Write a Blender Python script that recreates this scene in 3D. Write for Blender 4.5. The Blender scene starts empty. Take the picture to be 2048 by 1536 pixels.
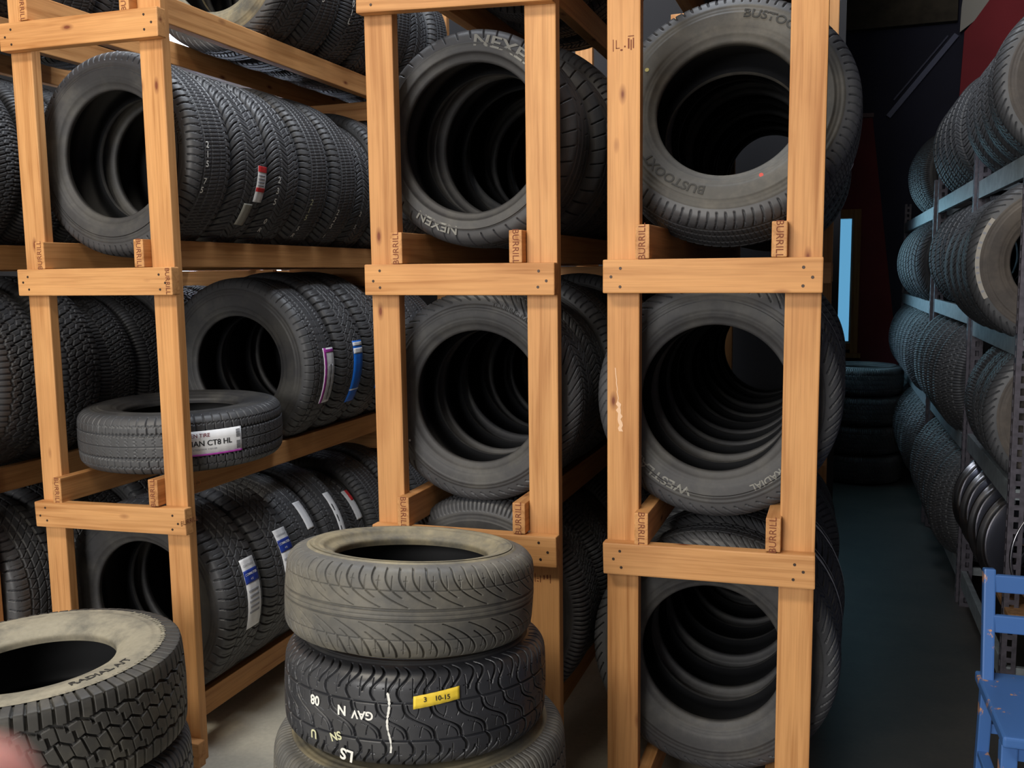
import bpy, bmesh, math, random
import numpy as np
from mathutils import Vector, Matrix, Euler
random.seed(7); np.random.seed(7)
PI=math.pi; R_=math.radians
COL=bpy.context.scene.collection

# ------------------------------------------------------------------ helpers
def link(o,parent=None):
    COL.objects.link(o)
    if parent is not None: o.parent=parent
    return o
def new_mesh(name,V,F,mat=None,smooth=False):
    me=bpy.data.meshes.new(name); me.from_pydata([tuple(v) for v in V],[],[tuple(f) for f in F]); me.update()
    if mat: me.materials.append(mat)
    if smooth: me.polygons.foreach_set('use_smooth',[True]*len(me.polygons))
    return me
def obj(name,me,parent=None,loc=(0,0,0),rot=(0,0,0)):
    o=bpy.data.objects.new(name,me); link(o,parent); o.location=loc; o.rotation_euler=rot; return o
def empty(name,loc=(0,0,0),rot=(0,0,0)):
    o=bpy.data.objects.new(name,None); link(o); o.location=loc; o.rotation_euler=rot; o.empty_display_size=.1; return o
def tag(o,label,cat,group=None,kind=None):
    if label: o['label']=label
    if cat: o['category']=cat
    if group: o['group']=group
    if kind: o['kind']=kind
    return o
def struct(o,label=None,cat=None):
    o['kind']='structure'
    if label: o['label']=label
    if cat: o['category']=cat
    return o
def box_me(name,sx,sy,sz,mat,bev=.003,seg=2):
    bm=bmesh.new(); bmesh.ops.create_cube(bm,size=1)
    for v in bm.verts: v.co=Vector((v.co.x*sx,v.co.y*sy,v.co.z*sz))
    if bev: bmesh.ops.bevel(bm,geom=list(bm.edges),offset=bev,segments=seg,affect='EDGES',profile=.6)
    me=bpy.data.meshes.new(name); bm.to_mesh(me); bm.free(); me.materials.append(mat); return me
def box(name,x0,x1,y0,y1,z0,z1,mat,parent=None,bev=.003,org=(0,0,0),rot=(0,0,0)):
    me=box_me(name,x1-x0,y1-y0,z1-z0,mat,bev)
    return obj(name,me,parent,((x0+x1)/2-org[0],(y0+y1)/2-org[1],(z0+z1)/2-org[2]),rot)
def bar(name,p,q,w,t,mat,parent=None,bev=.002,up=(0,0,1),org=(0,0,0)):
    p=Vector(p)-Vector(org);q=Vector(q)-Vector(org);d=(q-p);L=d.length;x=d.normalized();u=Vector(up)
    y=u.cross(x).normalized();z=x.cross(y)
    me=box_me(name,L,w,t,mat,bev); o=obj(name,me,parent)
    m=Matrix((x,y,z)).transposed().to_4x4(); m.translation=(p+q)/2; o.matrix_local=m; return o
def tube_me(name,pts,r,mat,n=10,closed=False):
    V=[];F=[];pts=[Vector(p) for p in pts];N=len(pts);up=Vector((0,0,1))
    rr=r if hasattr(r,'__len__') else [r]*N
    a=None
    for i,p in enumerate(pts):
        d=(pts[min(i+1,N-1)]-pts[max(i-1,0)]).normalized()
        if a is None: a=d.orthogonal().normalized()
        a=(a-d*a.dot(d)).normalized();b=d.cross(a)
        for k in range(n):
            t=2*PI*k/n; V.append(p+(a*math.cos(t)+b*math.sin(t))*rr[i])
    for i in range(N-1):
        for k in range(n): F.append((i*n+k,i*n+(k+1)%n,(i+1)*n+(k+1)%n,(i+1)*n+k))
    F.append(tuple(range(n-1,-1,-1)));F.append(tuple((N-1)*n+k for k in range(n)))
    return new_mesh(name,V,F,mat,True)

# ------------------------------------------------------------------ materials
def lin(h):
    if isinstance(h,str): c=[int(h[i:i+2],16)/255 for i in (0,2,4)]
    else: c=[v/255 for v in h]
    return tuple((v/12.92 if v<=.04045 else ((v+.055)/1.055)**2.4) for v in c)+(1,)
class NT:
    def __init__(s,name):
        s.m=bpy.data.materials.new(name); s.m.use_nodes=True; s.t=s.m.node_tree; s.n=s.t.nodes; s.b=s.n['Principled BSDF']
    def add(s,t,**k):
        n=s.n.new(t)
        for a,v in k.items():
            if a.startswith('i_'): n.inputs[a[2:].replace('_',' ')].default_value=v
            elif a.startswith('n'): n.inputs[int(a[1:])].default_value=v
            else: setattr(n,a,v)
        return n
    def l(s,a,b): s.t.links.new(a,b)
    def mix(s,f,a,b,mode='MIX'):
        n=s.n.new('ShaderNodeMix'); n.data_type='RGBA'; n.blend_type=mode
        for i,v in ((0,f),(6,a),(7,b)):
            if hasattr(v,'is_linked') or hasattr(v,'links'): s.l(v,n.inputs[i])
            else: n.inputs[i].default_value=v
        return n.outputs[2]
    def ramp(s,f,stops):
        n=s.n.new('ShaderNodeValToRGB'); e=n.color_ramp.elements
        while len(e)<len(stops): e.new(.5)
        for i,(p,c) in enumerate(stops): e[i].position=p; e[i].color=c if len(c)==4 else tuple(c)+(1,)
        s.l(f,n.inputs[0]); return n.outputs[0]
    def bump(s,h,strength=.3,dist=.002):
        n=s.n.new('ShaderNodeBump'); n.inputs['Strength'].default_value=strength; n.inputs['Distance'].default_value=dist
        s.l(h,n.inputs['Height']); s.l(n.outputs[0],s.b.inputs['Normal'])
def simple(name,c,rough=.6,metal=0,noise=0,scale=30,emit=0,spec=None,bump=0):
    m=NT(name); c=lin(c)
    m.b.inputs['Roughness'].default_value=rough; m.b.inputs['Metallic'].default_value=metal
    if spec is not None: m.b.inputs['Specular IOR Level'].default_value=spec
    if noise:
        tc=m.add('ShaderNodeTexCoord'); n=m.add('ShaderNodeTexNoise',i_Scale=scale,i_Detail=6.); m.l(tc.outputs['Object'],n.inputs['Vector'])
        d=tuple(v*(1-noise) for v in c[:3])+(1,);u=tuple(min(1,v*(1+noise)) for v in c[:3])+(1,)
        m.l(m.ramp(n.outputs[0],[(.3,d),(.7,u)]),m.b.inputs['Base Color'])
        if bump: m.bump(n.outputs[0],bump,.003)
    else: m.b.inputs['Base Color'].default_value=c
    if emit: m.b.inputs['Emission Color'].default_value=c; m.b.inputs['Emission Strength'].default_value=emit
    return m.m
def wood(name,base,dark,axis=0,rough=.55,knots=True):
    m=NT(name); tc=m.add('ShaderNodeTexCoord'); oi=m.add('ShaderNodeObjectInfo')
    add=m.add('ShaderNodeVectorMath',operation='ADD'); mul=m.add('ShaderNodeVectorMath',operation='SCALE'); mul.inputs[3].default_value=37.
    cb=m.add('ShaderNodeCombineXYZ'); 
    for i in range(3): m.l(oi.outputs['Random'],cb.inputs[i])
    m.l(cb.outputs[0],mul.inputs[0]); m.l(tc.outputs['Object'],add.inputs[0]); m.l(mul.outputs[0],add.inputs[1])
    def mapped(s_long,s_across):
        mp=m.add('ShaderNodeMapping'); sc=[s_across]*3; sc[axis]=s_long; mp.inputs['Scale'].default_value=sc
        m.l(add.outputs[0],mp.inputs[0]); return mp.outputs[0]
    n1=m.add('ShaderNodeTexNoise',i_Scale=1.,i_Detail=5.,i_Distortion=.8); m.l(mapped(1.6,42),n1.inputs['Vector'])
    n2=m.add('ShaderNodeTexNoise',i_Scale=1.,i_Detail=4.,i_Distortion=.4); m.l(mapped(5,230),n2.inputs['Vector'])
    n3=m.add('ShaderNodeTexNoise',i_Scale=1.,i_Detail=3.); m.l(mapped(3.,7.),n3.inputs['Vector'])
    b=lin(base);d=lin(dark); li=tuple(min(1,v*1.13) for v in b[:3])+(1,)
    c=m.ramp(n1.outputs[0],[(.28,d),(.5,b),(.75,li)])
    g=m.ramp(n2.outputs[0],[(.35,(.80,.76,.72)),(.55,(1,1,1))])
    c=m.mix(.55,c,g,'MULTIPLY')
    g3=m.ramp(n3.outputs[0],[(.3,(.84,.78,.74)),(.55,(1,1,1)),(.8,(1.0,.98,.93))])
    c=m.mix(.8,c,g3,'MULTIPLY')
    tn=m.ramp(oi.outputs['Random'],[(0,(.88,.84,.80)),(.5,(1,1,1)),(1,(1,.95,.88))]); c=m.mix(.9,c,tn,'MULTIPLY')
    if knots:
        v=m.add('ShaderNodeTexVoronoi',i_Scale=1.,i_Randomness=1.); m.l(mapped(5.5,14),v.inputs['Vector'])
        k=m.ramp(v.outputs['Distance'],[(.05,(1,1,1)),(.085,(.55,.55,.55)),(.17,(0,0,0))])
        sp=m.add('ShaderNodeSeparateColor'); m.l(v.outputs['Color'],sp.inputs[0])
        gt=m.add('ShaderNodeMath',operation='GREATER_THAN'); gt.inputs[1].default_value=.52; m.l(sp.outputs[0],gt.inputs[0])
        ml=m.add('ShaderNodeMath',operation='MULTIPLY'); m.l(k,ml.inputs[0]); m.l(gt.outputs[0],ml.inputs[1])
        c=m.mix(ml.outputs[0],c,lin((118,62,38)))
    m.l(c,m.b.inputs['Base Color']); m.b.inputs['Roughness'].default_value=rough
    m.b.inputs['Specular IOR Level'].default_value=.3
    m.bump(n2.outputs[0],.15,.001); return m.m
WB,WD=(206,154,101),(176,122,72)
WOOD=[wood('pine_wood_x',WB,WD,0),wood('pine_wood_y',WB,WD,1),wood('pine_wood_z',WB,WD,2)]
WOODOLD=wood('weathered_wood',(150,115,80),(105,78,52),2)
def rubber(name,c,dust=None,amt=.5,rough=.62,scale=9.,spec=.5):
    m=NT(name); tc=m.add('ShaderNodeTexCoord'); n=m.add('ShaderNodeTexNoise',i_Scale=scale,i_Detail=7.,i_Roughness=.65)
    oi=m.add('ShaderNodeObjectInfo'); add=m.add('ShaderNodeVectorMath',operation='ADD'); sc=m.add('ShaderNodeVectorMath',operation='SCALE'); sc.inputs[3].default_value=9.
    m.l(oi.outputs['Location'],sc.inputs[0]); m.l(tc.outputs['Object'],add.inputs[0]); m.l(sc.outputs[0],add.inputs[1]); m.l(add.outputs[0],n.inputs['Vector'])
    c=lin(c)
    if dust:
        d=lin(dust); lo=.62-.45*amt
        col=m.ramp(n.outputs[0],[(lo,c),(lo+.25,d)])
        n2=m.add('ShaderNodeTexNoise',i_Scale=70.,i_Detail=4.); m.l(add.outputs[0],n2.inputs['Vector'])
        col=m.mix(.5,col,m.ramp(n2.outputs[0],[(.3,(.72,.72,.72)),(.7,(1.,1.,1.))]),'MULTIPLY')
    else: col=m.ramp(n.outputs[0],[(.3,tuple(v*.8 for v in c[:3])+(1,)),(.7,tuple(v*1.25 for v in c[:3])+(1,))])
    m.l(col,m.b.inputs['Base Color']); m.b.inputs['Roughness'].default_value=rough; m.b.inputs['Specular IOR Level'].default_value=spec
    n4=m.add('ShaderNodeTexNoise',i_Scale=400.,i_Detail=2.); m.l(tc.outputs['Object'],n4.inputs['Vector']); m.bump(n4.outputs[0],.12,.0006)
    return m.m
RUB=rubber('tread_rubber',(68,69,72),rough=.48); SIDE=rubber('sidewall_rubber',(58,58,60),(80,79,76),.35,rough=.58)
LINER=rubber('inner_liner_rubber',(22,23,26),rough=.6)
DTREAD=rubber('dusty_tread_rubber',(84,83,80),(112,108,98),.45,rough=.6); DSIDE=rubber('dusty_sidewall_rubber',(98,95,86),(148,141,122),.7,rough=.75)
BSIDE=rubber('brown_dust_sidewall',(90,87,78),(140,130,104),.55,rough=.7)
GTREAD=rubber('glossy_tread_rubber',(52,53,57),rough=.36)
RAISED=simple('raised_letter_rubber',(125,125,120),.6); RAISEDK=simple('dark_letter_rubber',(40,39,36),.7)
CHALK=simple('white_chalk',(225,225,220),.9); CHALKY=simple('yellowish_chalk',(200,200,165),.9)
PAPER=simple('label_paper',(232,234,238),.45); PURPLE=simple('label_purple',(165,60,160),.45); BLUE=simple('label_blue',(28,110,215),.4)
NAVY=simple('label_navy',(35,60,150),.45); REDL=simple('label_red',(205,50,55),.45); INK=simple('label_ink',(35,35,38),.6); GREYINK=simple('label_grey_print',(150,152,160),.6)
NAIL=simple('nail_steel',(70,58,52),.5,.6); STAMP=simple('stamp_ink',(120,62,38),.8)
STEEL=simple('galvanised_beam',(135,142,146),.5,.25,.2,25); POSTM=simple('dark_slotted_steel',(88,84,92),.5,.5,.3,40)
CHROME=simple('chrome_alloy',(190,190,195),.28,1.); ALLOYD=simple('dark_wheel_barrel',(80,82,94),.35,.7)
# ------------------------------------------------------------------ tire mesh
def S(x,e=.0007): 
    t=np.clip((x+e)/(2*e),0,1); return t*t*(3-2*t)
def fr(x): return np.abs((x+.5)%1-.5)
def lat(a,P,off,w): return S(w/2-fr((a-off)/P)*P)
def cir(b,b0,w): return S(w/2-np.abs(b-b0))
def win(u,u0,u1): return ((u>=u0)&(u<=u1)).astype(float)
def tri(x): return 4*fr(x)-1
def pitch(C,P): return C/round(C/P)
def p_hwy(a,b,u,tw,C):
    P=pitch(C,.026);au=np.abs(u);g=np.zeros_like(a)
    for c in (-.24,.24): g=np.maximum(g,cir(b,c*tw,.007))
    for c in (-.62,.62): g=np.maximum(g,cir(b,c*tw,.008))
    sh=lat(a,P,np.sign(u)*.006*np.sin(au*4),.0042)*win(au,.7,1.32); g=np.maximum(g,sh*.85)
    g=np.maximum(g,lat(a,P,P/2+.008*u,.0016)*win(au,.72,1.05)*.6)
    g=np.maximum(g,lat(a,P/2,.014*u,.0018)*win(au,0,.55)*.6)
    return g
def p_tour(a,b,u,tw,C):
    P=pitch(C,.034);au=np.abs(u);g=cir(b,0,.006)
    for c in (-.5,.5): g=np.maximum(g,cir(b,c*tw,.009))
    off=.02*(au-.5)**2*4*np.sign(u)
    g=np.maximum(g,lat(a,P,off,.0045)*win(au,.56,1.3)*.9)
    g=np.maximum(g,lat(a,P,P/2+off,.0015)*win(au,.62,1.)*.6)
    g=np.maximum(g,lat(a,P,-.05*(.5-au),.003)*win(au,.04,.48)*.8)
    g=np.maximum(g,lat(a,P,P/2-.05*(.5-au),.0015)*win(au,.04,.48)*.5)
    g=np.maximum(g,cir(b,.78*tw,.0015)*.5); g=np.maximum(g,cir(b,-.78*tw,.0015)*.5)
    return g
def p_rib(a,b,u,tw,C):
    P=pitch(C,.032);au=np.abs(u)
    j=.0018*np.sign(np.sin(2*PI*a/P*2))
    g=np.maximum(cir(b,.46*tw+j,.0085),cir(b,-.46*tw+j,.0085)); g=np.maximum(g,cir(b,0.,.0035))
    g=np.maximum(g,cir(b,.8*tw+j*.8,.0022)*.8);g=np.maximum(g,cir(b,-.8*tw+j*.8,.0022)*.8)
    w=.005*tri(b/.012)
    g=np.maximum(g,lat(a,P/1.,w,.002)*win(au,.03,.42)*.6)
    g=np.maximum(g,lat(a,P,P/3+.004*np.sign(u)*(au>.8),.0025)*win(au,.52,1.3)*.9)
    return g
def p_hatch(a,b,u,tw,C):
    P=pitch(C,.038);au=np.abs(u);g=np.zeros_like(a)
    for c in (-.18,.18): g=np.maximum(g,cir(b,c*tw,.004))
    for c in (-.52,.52): g=np.maximum(g,cir(b,c*tw,.007))
    g=np.maximum(g,lat(a,P,.9*b,.003)*win(au,0,.52)*.9); g=np.maximum(g,lat(a,P,P/2-.35*b,.0022)*win(au,.18,.52)*.7)
    g=np.maximum(g,lat(a,P,-.006*np.sign(u)+.004*np.sin(6*au),.0055)*win(au,.52,1.36))
    g=np.maximum(g,lat(a,P,P/2,.0016)*win(au,.6,1.0)*.5)
    return g
def p_at(a,b,u,tw,C,P0=.044,k=1.):
    P=pitch(C,P0);au=np.abs(u);g=np.zeros_like(a)
    z=.0062*k*tri(a/P)
    for c,s in ((-.2,1),(.2,-1)): g=np.maximum(g,cir(b,c*tw+z*s,.0052*k))
    z2=.0045*k*tri(a/P+.25)
    for c,s in ((-.6,1),(.6,-1)): g=np.maximum(g,cir(b,c*tw+z2*s,.0068*k))
    g=np.maximum(g,lat(a,P,.35*b,.004*k)*win(au,0,.22)); g=np.maximum(g,lat(a,P,P/2+.35*b,.0018)*win(au,0,.18)*.5)
    sg=np.sign(u)
    g=np.maximum(g,lat(a,P,P/2+sg*(.02*k*(au-.4)+.005*k*np.sign(au-.42)),.006*k)*win(au,.2,.62))
    g=np.maximum(g,lat(a,P,sg*.02*k*(au-.4),.0024*k)*win(au,.2,.62)*.7)
    g=np.maximum(g,lat(a,P/2,.003*sg,.0058*k)*win(au,.6,1.42))
    return g
def p_win(a,b,u,tw,C): return p_at(a,b,u,tw,C,.030,.72)
def p_dir(a,b,u,tw,C):
    P=pitch(C,.058);au=np.abs(u);g=np.zeros_like(a)
    for c in (-.13,.13): g=np.maximum(g,cir(b,c*tw,.0055))
    g=np.maximum(g,cir(b,0,.0016)*.4)
    off=-np.sign(u)*.125*np.clip(1.02-au,0,1)**2.3
    g=np.maximum(g,lat(a,P,off,.0042)*win(au,.2,1.28))
    g=np.maximum(g,lat(a,P,P/2+off,.0036)*win(au,.42,1.28)*.9)
    for c in (-.6,.6): g=np.maximum(g,cir(b,c*tw,.0018)*.7)
    for k in (.25,.75): g=np.maximum(g,lat(a,P,P*k,.0011)*win(au,.66,.98)*.5)
    g=np.maximum(g,lat(a,P,P*.25,.009)*cir(au*tw,.84*tw,.0012)*.5)
    return g
def p_scurve(a,b,u,tw,C):
    P=pitch(C,.056);au=np.abs(u);g=np.zeros_like(a)
    for c in (-.44,.44): g=np.maximum(g,cir(b,c*tw,.0042))
    off=.034*np.tanh(2.6*u/.44)
    g=np.maximum(g,lat(a,P,off,.0055)*win(au,0,.44))
    g=np.maximum(g,lat(a,P,P/2+off*1.6,.002)*win(au,.06,.4)*.7); g=np.maximum(g,lat(a,P/2,P/4-off*.4,.0014)*win(au,.1,.34)*.5)
    o2=np.sign(u)*(.034+.03*np.clip(au-.44,0,1)**.5*0+.012*np.sin((au-.44)*7))
    g=np.maximum(g,lat(a,P,o2,.006)*win(au,.44,1.36))
    g=np.maximum(g,lat(a,P,P/2+o2*.8,.0055)*win(au,.66,1.36)); g=np.maximum(g,lat(a,P/2,P/4,.0013)*win(au,.55,1.)*.6)
    g=np.maximum(g,lat(a,P/2,P/4,.012)*cir(au*tw,.76*tw,.0013)*.5)
    return g
def p_sport(a,b,u,tw,C):
    P=pitch(C,.045);au=np.abs(u);g=np.zeros_like(a)
    for c in (-.2,.2,-.58,.58): g=np.maximum(g,cir(b,c*tw,.009))
    g=np.maximum(g,lat(a,P,.01*np.sin(3*au),.0035)*win(au,.7,1.3))
    g=np.maximum(g,lat(a,P,.03*au,.002)*win(au,.22,.5)*.7)
    return g
def catmull(P,n):
    P=np.array(P,float);out=[]
    for i in range(len(P)-1):
        p0=P[max(i-1,0)];p1=P[i];p2=P[i+1];p3=P[min(i+2,len(P)-1)]
        for k in range(n):
            t=k/n; out.append(.5*((2*p1)+(-p0+p2)*t+(2*p0-5*p1+4*p2-p3)*t*t+(-p0+3*p1-3*p2+p3)*t**3))
    out.append(P[-1]); return np.array(out)
def resample(C,n):
    d=np.r_[0,np.cumsum(np.hypot(*np.diff(C,axis=0).T))]; s=np.linspace(0,d[-1],n)
    return np.c_[np.interp(s,d,C[:,0]),np.interp(s,d,C[:,1])],d[-1]
def grid_mesh(name,V,nt,nx,mat,flip=False):
    # V (nt,nx,3), closed around t
    me=bpy.data.meshes.new(name); me.vertices.add(nt*nx); me.vertices.foreach_set('co',V.reshape(-1).astype(np.float32))
    i=np.arange(nt)[:,None];j=np.arange(nx-1)[None,:];i2=(i+1)%nt
    q=np.stack([i*nx+j,i2*nx+j,i2*nx+j+1,i*nx+j+1],-1).reshape(-1,4)
    if flip: q=q[:,::-1]
    n=len(q); me.loops.add(n*4); me.loops.foreach_set('vertex_index',q.reshape(-1).astype(np.int32))
    me.polygons.add(n); me.polygons.foreach_set('loop_start',np.arange(0,n*4,4,dtype=np.int32)); 
    me.polygons.foreach_set('use_smooth',np.ones(n,bool)); me.update(calc_edges=True); me.materials.append(mat); return me
class TType:
    def __init__(s,R,W,rim,pat,kind,nt=1150,nx=104,mt=None,ms=None,depth=.009,square=0.):
        s.R,s.W,s.rim,s.kind=R,W,rim,kind
        mt=mt or RUB; ms=ms or SIDE; h=W/2; tw=W*(.445 if square>=1 else .405); s.tw=tw
        # half profile (lateral, radius): crown -> shoulder -> sidewall -> bead
        sh=[(0,R),(.5*tw,R-.0015),(.82*tw,R-.004),(tw,R-.010-.002*(1-square)),(tw+.35*(h-tw)+.003,R-.024+.004*square),(tw+.62*(h-tw)+.003,R-.045)]
        if square>=1: sh=[(0,R),(.5*tw,R-.0015),(.85*tw,R-.004),(tw-.002,R-.007),(tw+.003,R-.010),(tw+.008,R-.030),(tw+.011,R-.048)]
        mid=(R+rim)/2
        sw=[sh[-1],(h*.985,R-.07 if R-rim>.13 else R-.055),(h,mid),(h*.965,rim+(mid-rim)*.55),(h*.88,rim+.02),(h*.83,rim+.010),(h*.80,rim+.003),(h*.74,rim-.001),(h*.62,rim+.001)]
        crown=catmull(sh,10); half,L=resample(crown,nx//2+1)
        lat_=np.r_[-half[::-1,0],half[1:,0]]; rad=np.r_[half[::-1,1],half[1:,1]]; bb=np.linspace(-L,L,len(lat_))
        d=np.c_[np.gradient(lat_),np.gradient(rad)]; nrm=np.c_[-d[:,1],d[:,0]]; nrm/=np.linalg.norm(nrm,axis=1)[:,None]
        Lt=np.interp(tw,half[:,0],np.linspace(0,L,len(half)))
        th=np.arange(nt)*2*PI/nt; A,B=np.meshgrid(th*R,bb,indexing='ij'); U=B/Lt
        g=pat(A,B,U,Lt,2*PI*R)
        fade=np.clip((1.42-np.abs(U))/.12,0,1); 
        dep=depth*g*fade
        r=rad[None]-nrm[None,:,1]*dep; x=lat_[None]-nrm[None,:,0]*dep
        T=th[:,None]
        V=np.stack([r*np.cos(T),x,r*np.sin(T)],-1)
        s.tread=grid_mesh('tread',V,nt,len(lat_),mt)
        # sidewall
        c=catmull(sw,6); c,_=resample(c,46)
        rr=c[:,1]; bumpf=np.zeros(len(rr))
        for r0,w_,a_ in ((rim+.022,.004,.0018),(R-.05,.003,.0014),(R-.062,.002,.001),(mid+.004,.002,.0009),(rim+.036,.003,-.001)):
            bumpf+=a_*np.exp(-((rr-r0)/w_)**2)*(c[:,0]>h*.8)
        xs=c[:,0]+bumpf; ns=200; t2=(np.arange(ns)*2*PI/ns)[:,None]
        s.prof_r=rr[::-1].copy(); s.prof_x=xs[::-1].copy()
        sel=s.prof_x>h*.75; s.prof_r=s.prof_r[sel]; s.prof_x=s.prof_x[sel]
        Z=np.stack([rr[None]*np.cos(t2),-xs[None]+0*t2,rr[None]*np.sin(t2)],-1)
        s.sf=grid_mesh('sidewall',Z,ns,len(rr),ms,True)
        Z2=Z.copy(); Z2[...,1]*=-1; s.sb=grid_mesh('sidewall',Z2,ns,len(rr),ms)
        ip=[(-h*.62,rim+.001),(-h*.70,rim+.02),(-h*.86,rim+.045),(-h*.91,mid),(-h*.8,R-.045),(-tw*.7,R-.021),(0,R-.018)]
        ip=ip+[(-x_,r_) for x_,r_ in ip[-2::-1]]; c=catmull(ip,4); ns=120; t3=(np.arange(ns)*2*PI/ns)[:,None]
        Z=np.stack([c[None,:,1]*np.cos(t3),c[None,:,0]+0*t3,c[None,:,1]*np.sin(t3)],-1)
        s.inner=grid_mesh('inner_liner',Z,ns,len(c),LINER,True)
    def side_x(s,r): return float(np.interp(r,s.prof_r,s.prof_x))
def tire(tp,loc,rot,label,group=None,name='tire'):
    t=empty(name,loc,rot); tag(t,label,'tire',group)
    for n,me in (('tread',tp.tread),('sidewall',tp.sf),('sidewall',tp.sb),('inner_liner',tp.inner)): obj(n,me,t)
    t['_x']=0; del t['_x']
    return t
# text -> flat mesh data
def text_data(txt,size,extr=0.,bold=0.,cache={}):
    k=(txt,size,extr,bold)
    if k in cache: return cache[k]
    cu=bpy.data.curves.new('txt','FONT'); cu.body=txt; cu.size=size; cu.extrude=extr; cu.align_x='CENTER'; cu.align_y='CENTER'; cu.resolution_u=4; cu.offset=bold
    o=bpy.data.objects.new('txt',cu); COL.objects.link(o); dg=bpy.context.evaluated_depsgraph_get(); dg.update()
    me=bpy.data.meshes.new_from_object(o.evaluated_get(dg)); bpy.data.objects.remove(o); 
    bm=bmesh.new(); bm.from_mesh(me)
    V=[v.co.copy() for v in bm.verts]; bm.verts.index_update(); F=[tuple(v.index for v in f.verts) for f in bm.faces]; bm.free()
    cache[k]=(V,F); return V,F
def side_text(t,tp,txt,size,r0,ang,mat,inward=False,name='sidewall_lettering',spread=1.0):
    V,F=text_data(txt,size,.0009,size*.018); out=[]
    for v in V:
        x=v.x*spread
        if inward: th=R_(ang)+x/r0; r=r0-v.y
        else: th=R_(ang)-x/r0; r=r0+v.y
        out.append((r*math.cos(th),-(tp.side_x(r)+.0006+v.z),r*math.sin(th)))
    return obj(name,new_mesh(name,out,F,mat),t)
def tread_map(tp,th,b,off):
    r=tp.R-.004*(b/tp.tw)**2+off; return (r*math.cos(th),b,r*math.sin(th))
def tread_text(t,tp,txt,size,th_deg,b,mat,rot=0.,name='chalk_mark',off=.0012,flip=1):
    V,F=text_data(txt,size,0,size*.012); out=[];c,s=math.cos(R_(rot)),math.sin(R_(rot))
    for v in V:
        x=v.x*c-v.y*s; y=v.x*s+v.y*c
        out.append(tread_map(tp,R_(th_deg)+y*flip/tp.R,b+x*flip,off))
    return obj(name,new_mesh(name,out,F,mat),t)
def patch(t,tp,th0,th1,b0,b1,mat,name,parent=None,off=.0012,n=14,lift=0):
    V=[];F=[];th0,th1=R_(th0),R_(th1)
    for i in range(n+1):
        th=th0+(th1-th0)*i/n
        for k in range(4): 
            b=b0+(b1-b0)*k/3; o=off+.0007*math.sin(i*1.9+k)*(.6)
            if lift: o+=lift*max(0,(i/n-.55))**2*5
            V.append(tread_map(tp,th,b,o))
    for i in range(n):
        for k in range(3): F.append((i*4+k,i*4+k+1,i*4+k+5,i*4+k+4))
    me=new_mesh(name,V,F,mat,True); o=obj(name,me,parent or t)
    sm=o.modifiers.new('thick','SOLIDIFY'); sm.thickness=.0006; sm.offset=0
    return o
# ------------------------------------------------------------------ tire types
T_HWY=TType(.345,.222,.213,p_hwy,'ribbed road-tread')
T_NEX=TType(.315,.232,.217,p_sport,'low-profile')
T_TOUR=TType(.325,.205,.200,p_tour,'touring-tread')
T_TOURL=TType(.34,.215,.205,p_tour,'curved-groove')
T_RIB=TType(.36,.21,.203,p_rib,'commercial ribbed')
T_HAT=TType(.37,.238,.218,p_hatch,'cross-hatched',square=.5)
T_WIN=TType(.345,.215,.2,p_win,'chunky winter-tread',square=.8)
T_BIG=TType(.37,.245,.205,p_at,'all-terrain',square=.8)
T_TILT=TType(.352,.225,.200,p_hwy,'wide-walled',ms=rubber('grey_brown_sidewall',(68,66,62),(92,88,80),.4,rough=.62))
T_RC1=TType(.337,.21,.204,p_tour,'touring-tread')
T_WINS=TType(.305,.205,.185,p_win,'chunky winter-tread',square=.8)
T_TOURS=TType(.305,.2,.19,p_tour,'touring-tread')
T_RC0=TType(.352,.212,.2,p_tour,'thick-walled')
T_RC0B=TType(.36,.205,.2,p_tour,'thick-walled')
T_DUST=TType(.355,.225,.205,p_tour,'tan dusty',ms=BSIDE)
T_DIR=TType(.285,.20,.178,p_dir,'worn road',nt=2000,nx=200,mt=DTREAD,ms=BSIDE,depth=.006)
T_SCU=TType(.305,.215,.19,p_scurve,'S-groove',nt=2200,nx=220,mt=GTREAD,ms=SIDE,depth=.008)
T_ST3=TType(.345,.225,.19,p_win,'dusty',nt=1800,nx=160,mt=DTREAD,ms=BSIDE,square=.6)
def p_atbig(a,b,u,tw,C): return p_at(a,b,u,tw,C,.060,1.2)
T_HAT2=TType(.378,.255,.205,p_atbig,'used all-terrain',nt=2200,nx=220,mt=rubber('worn_dark_tread',(62,61,59),(88,85,77),.35,rough=.6),ms=DSIDE,square=1.,depth=.012)
T_STK=TType(.34,.20,.19,p_win,'dark',ms=SIDE)
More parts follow.
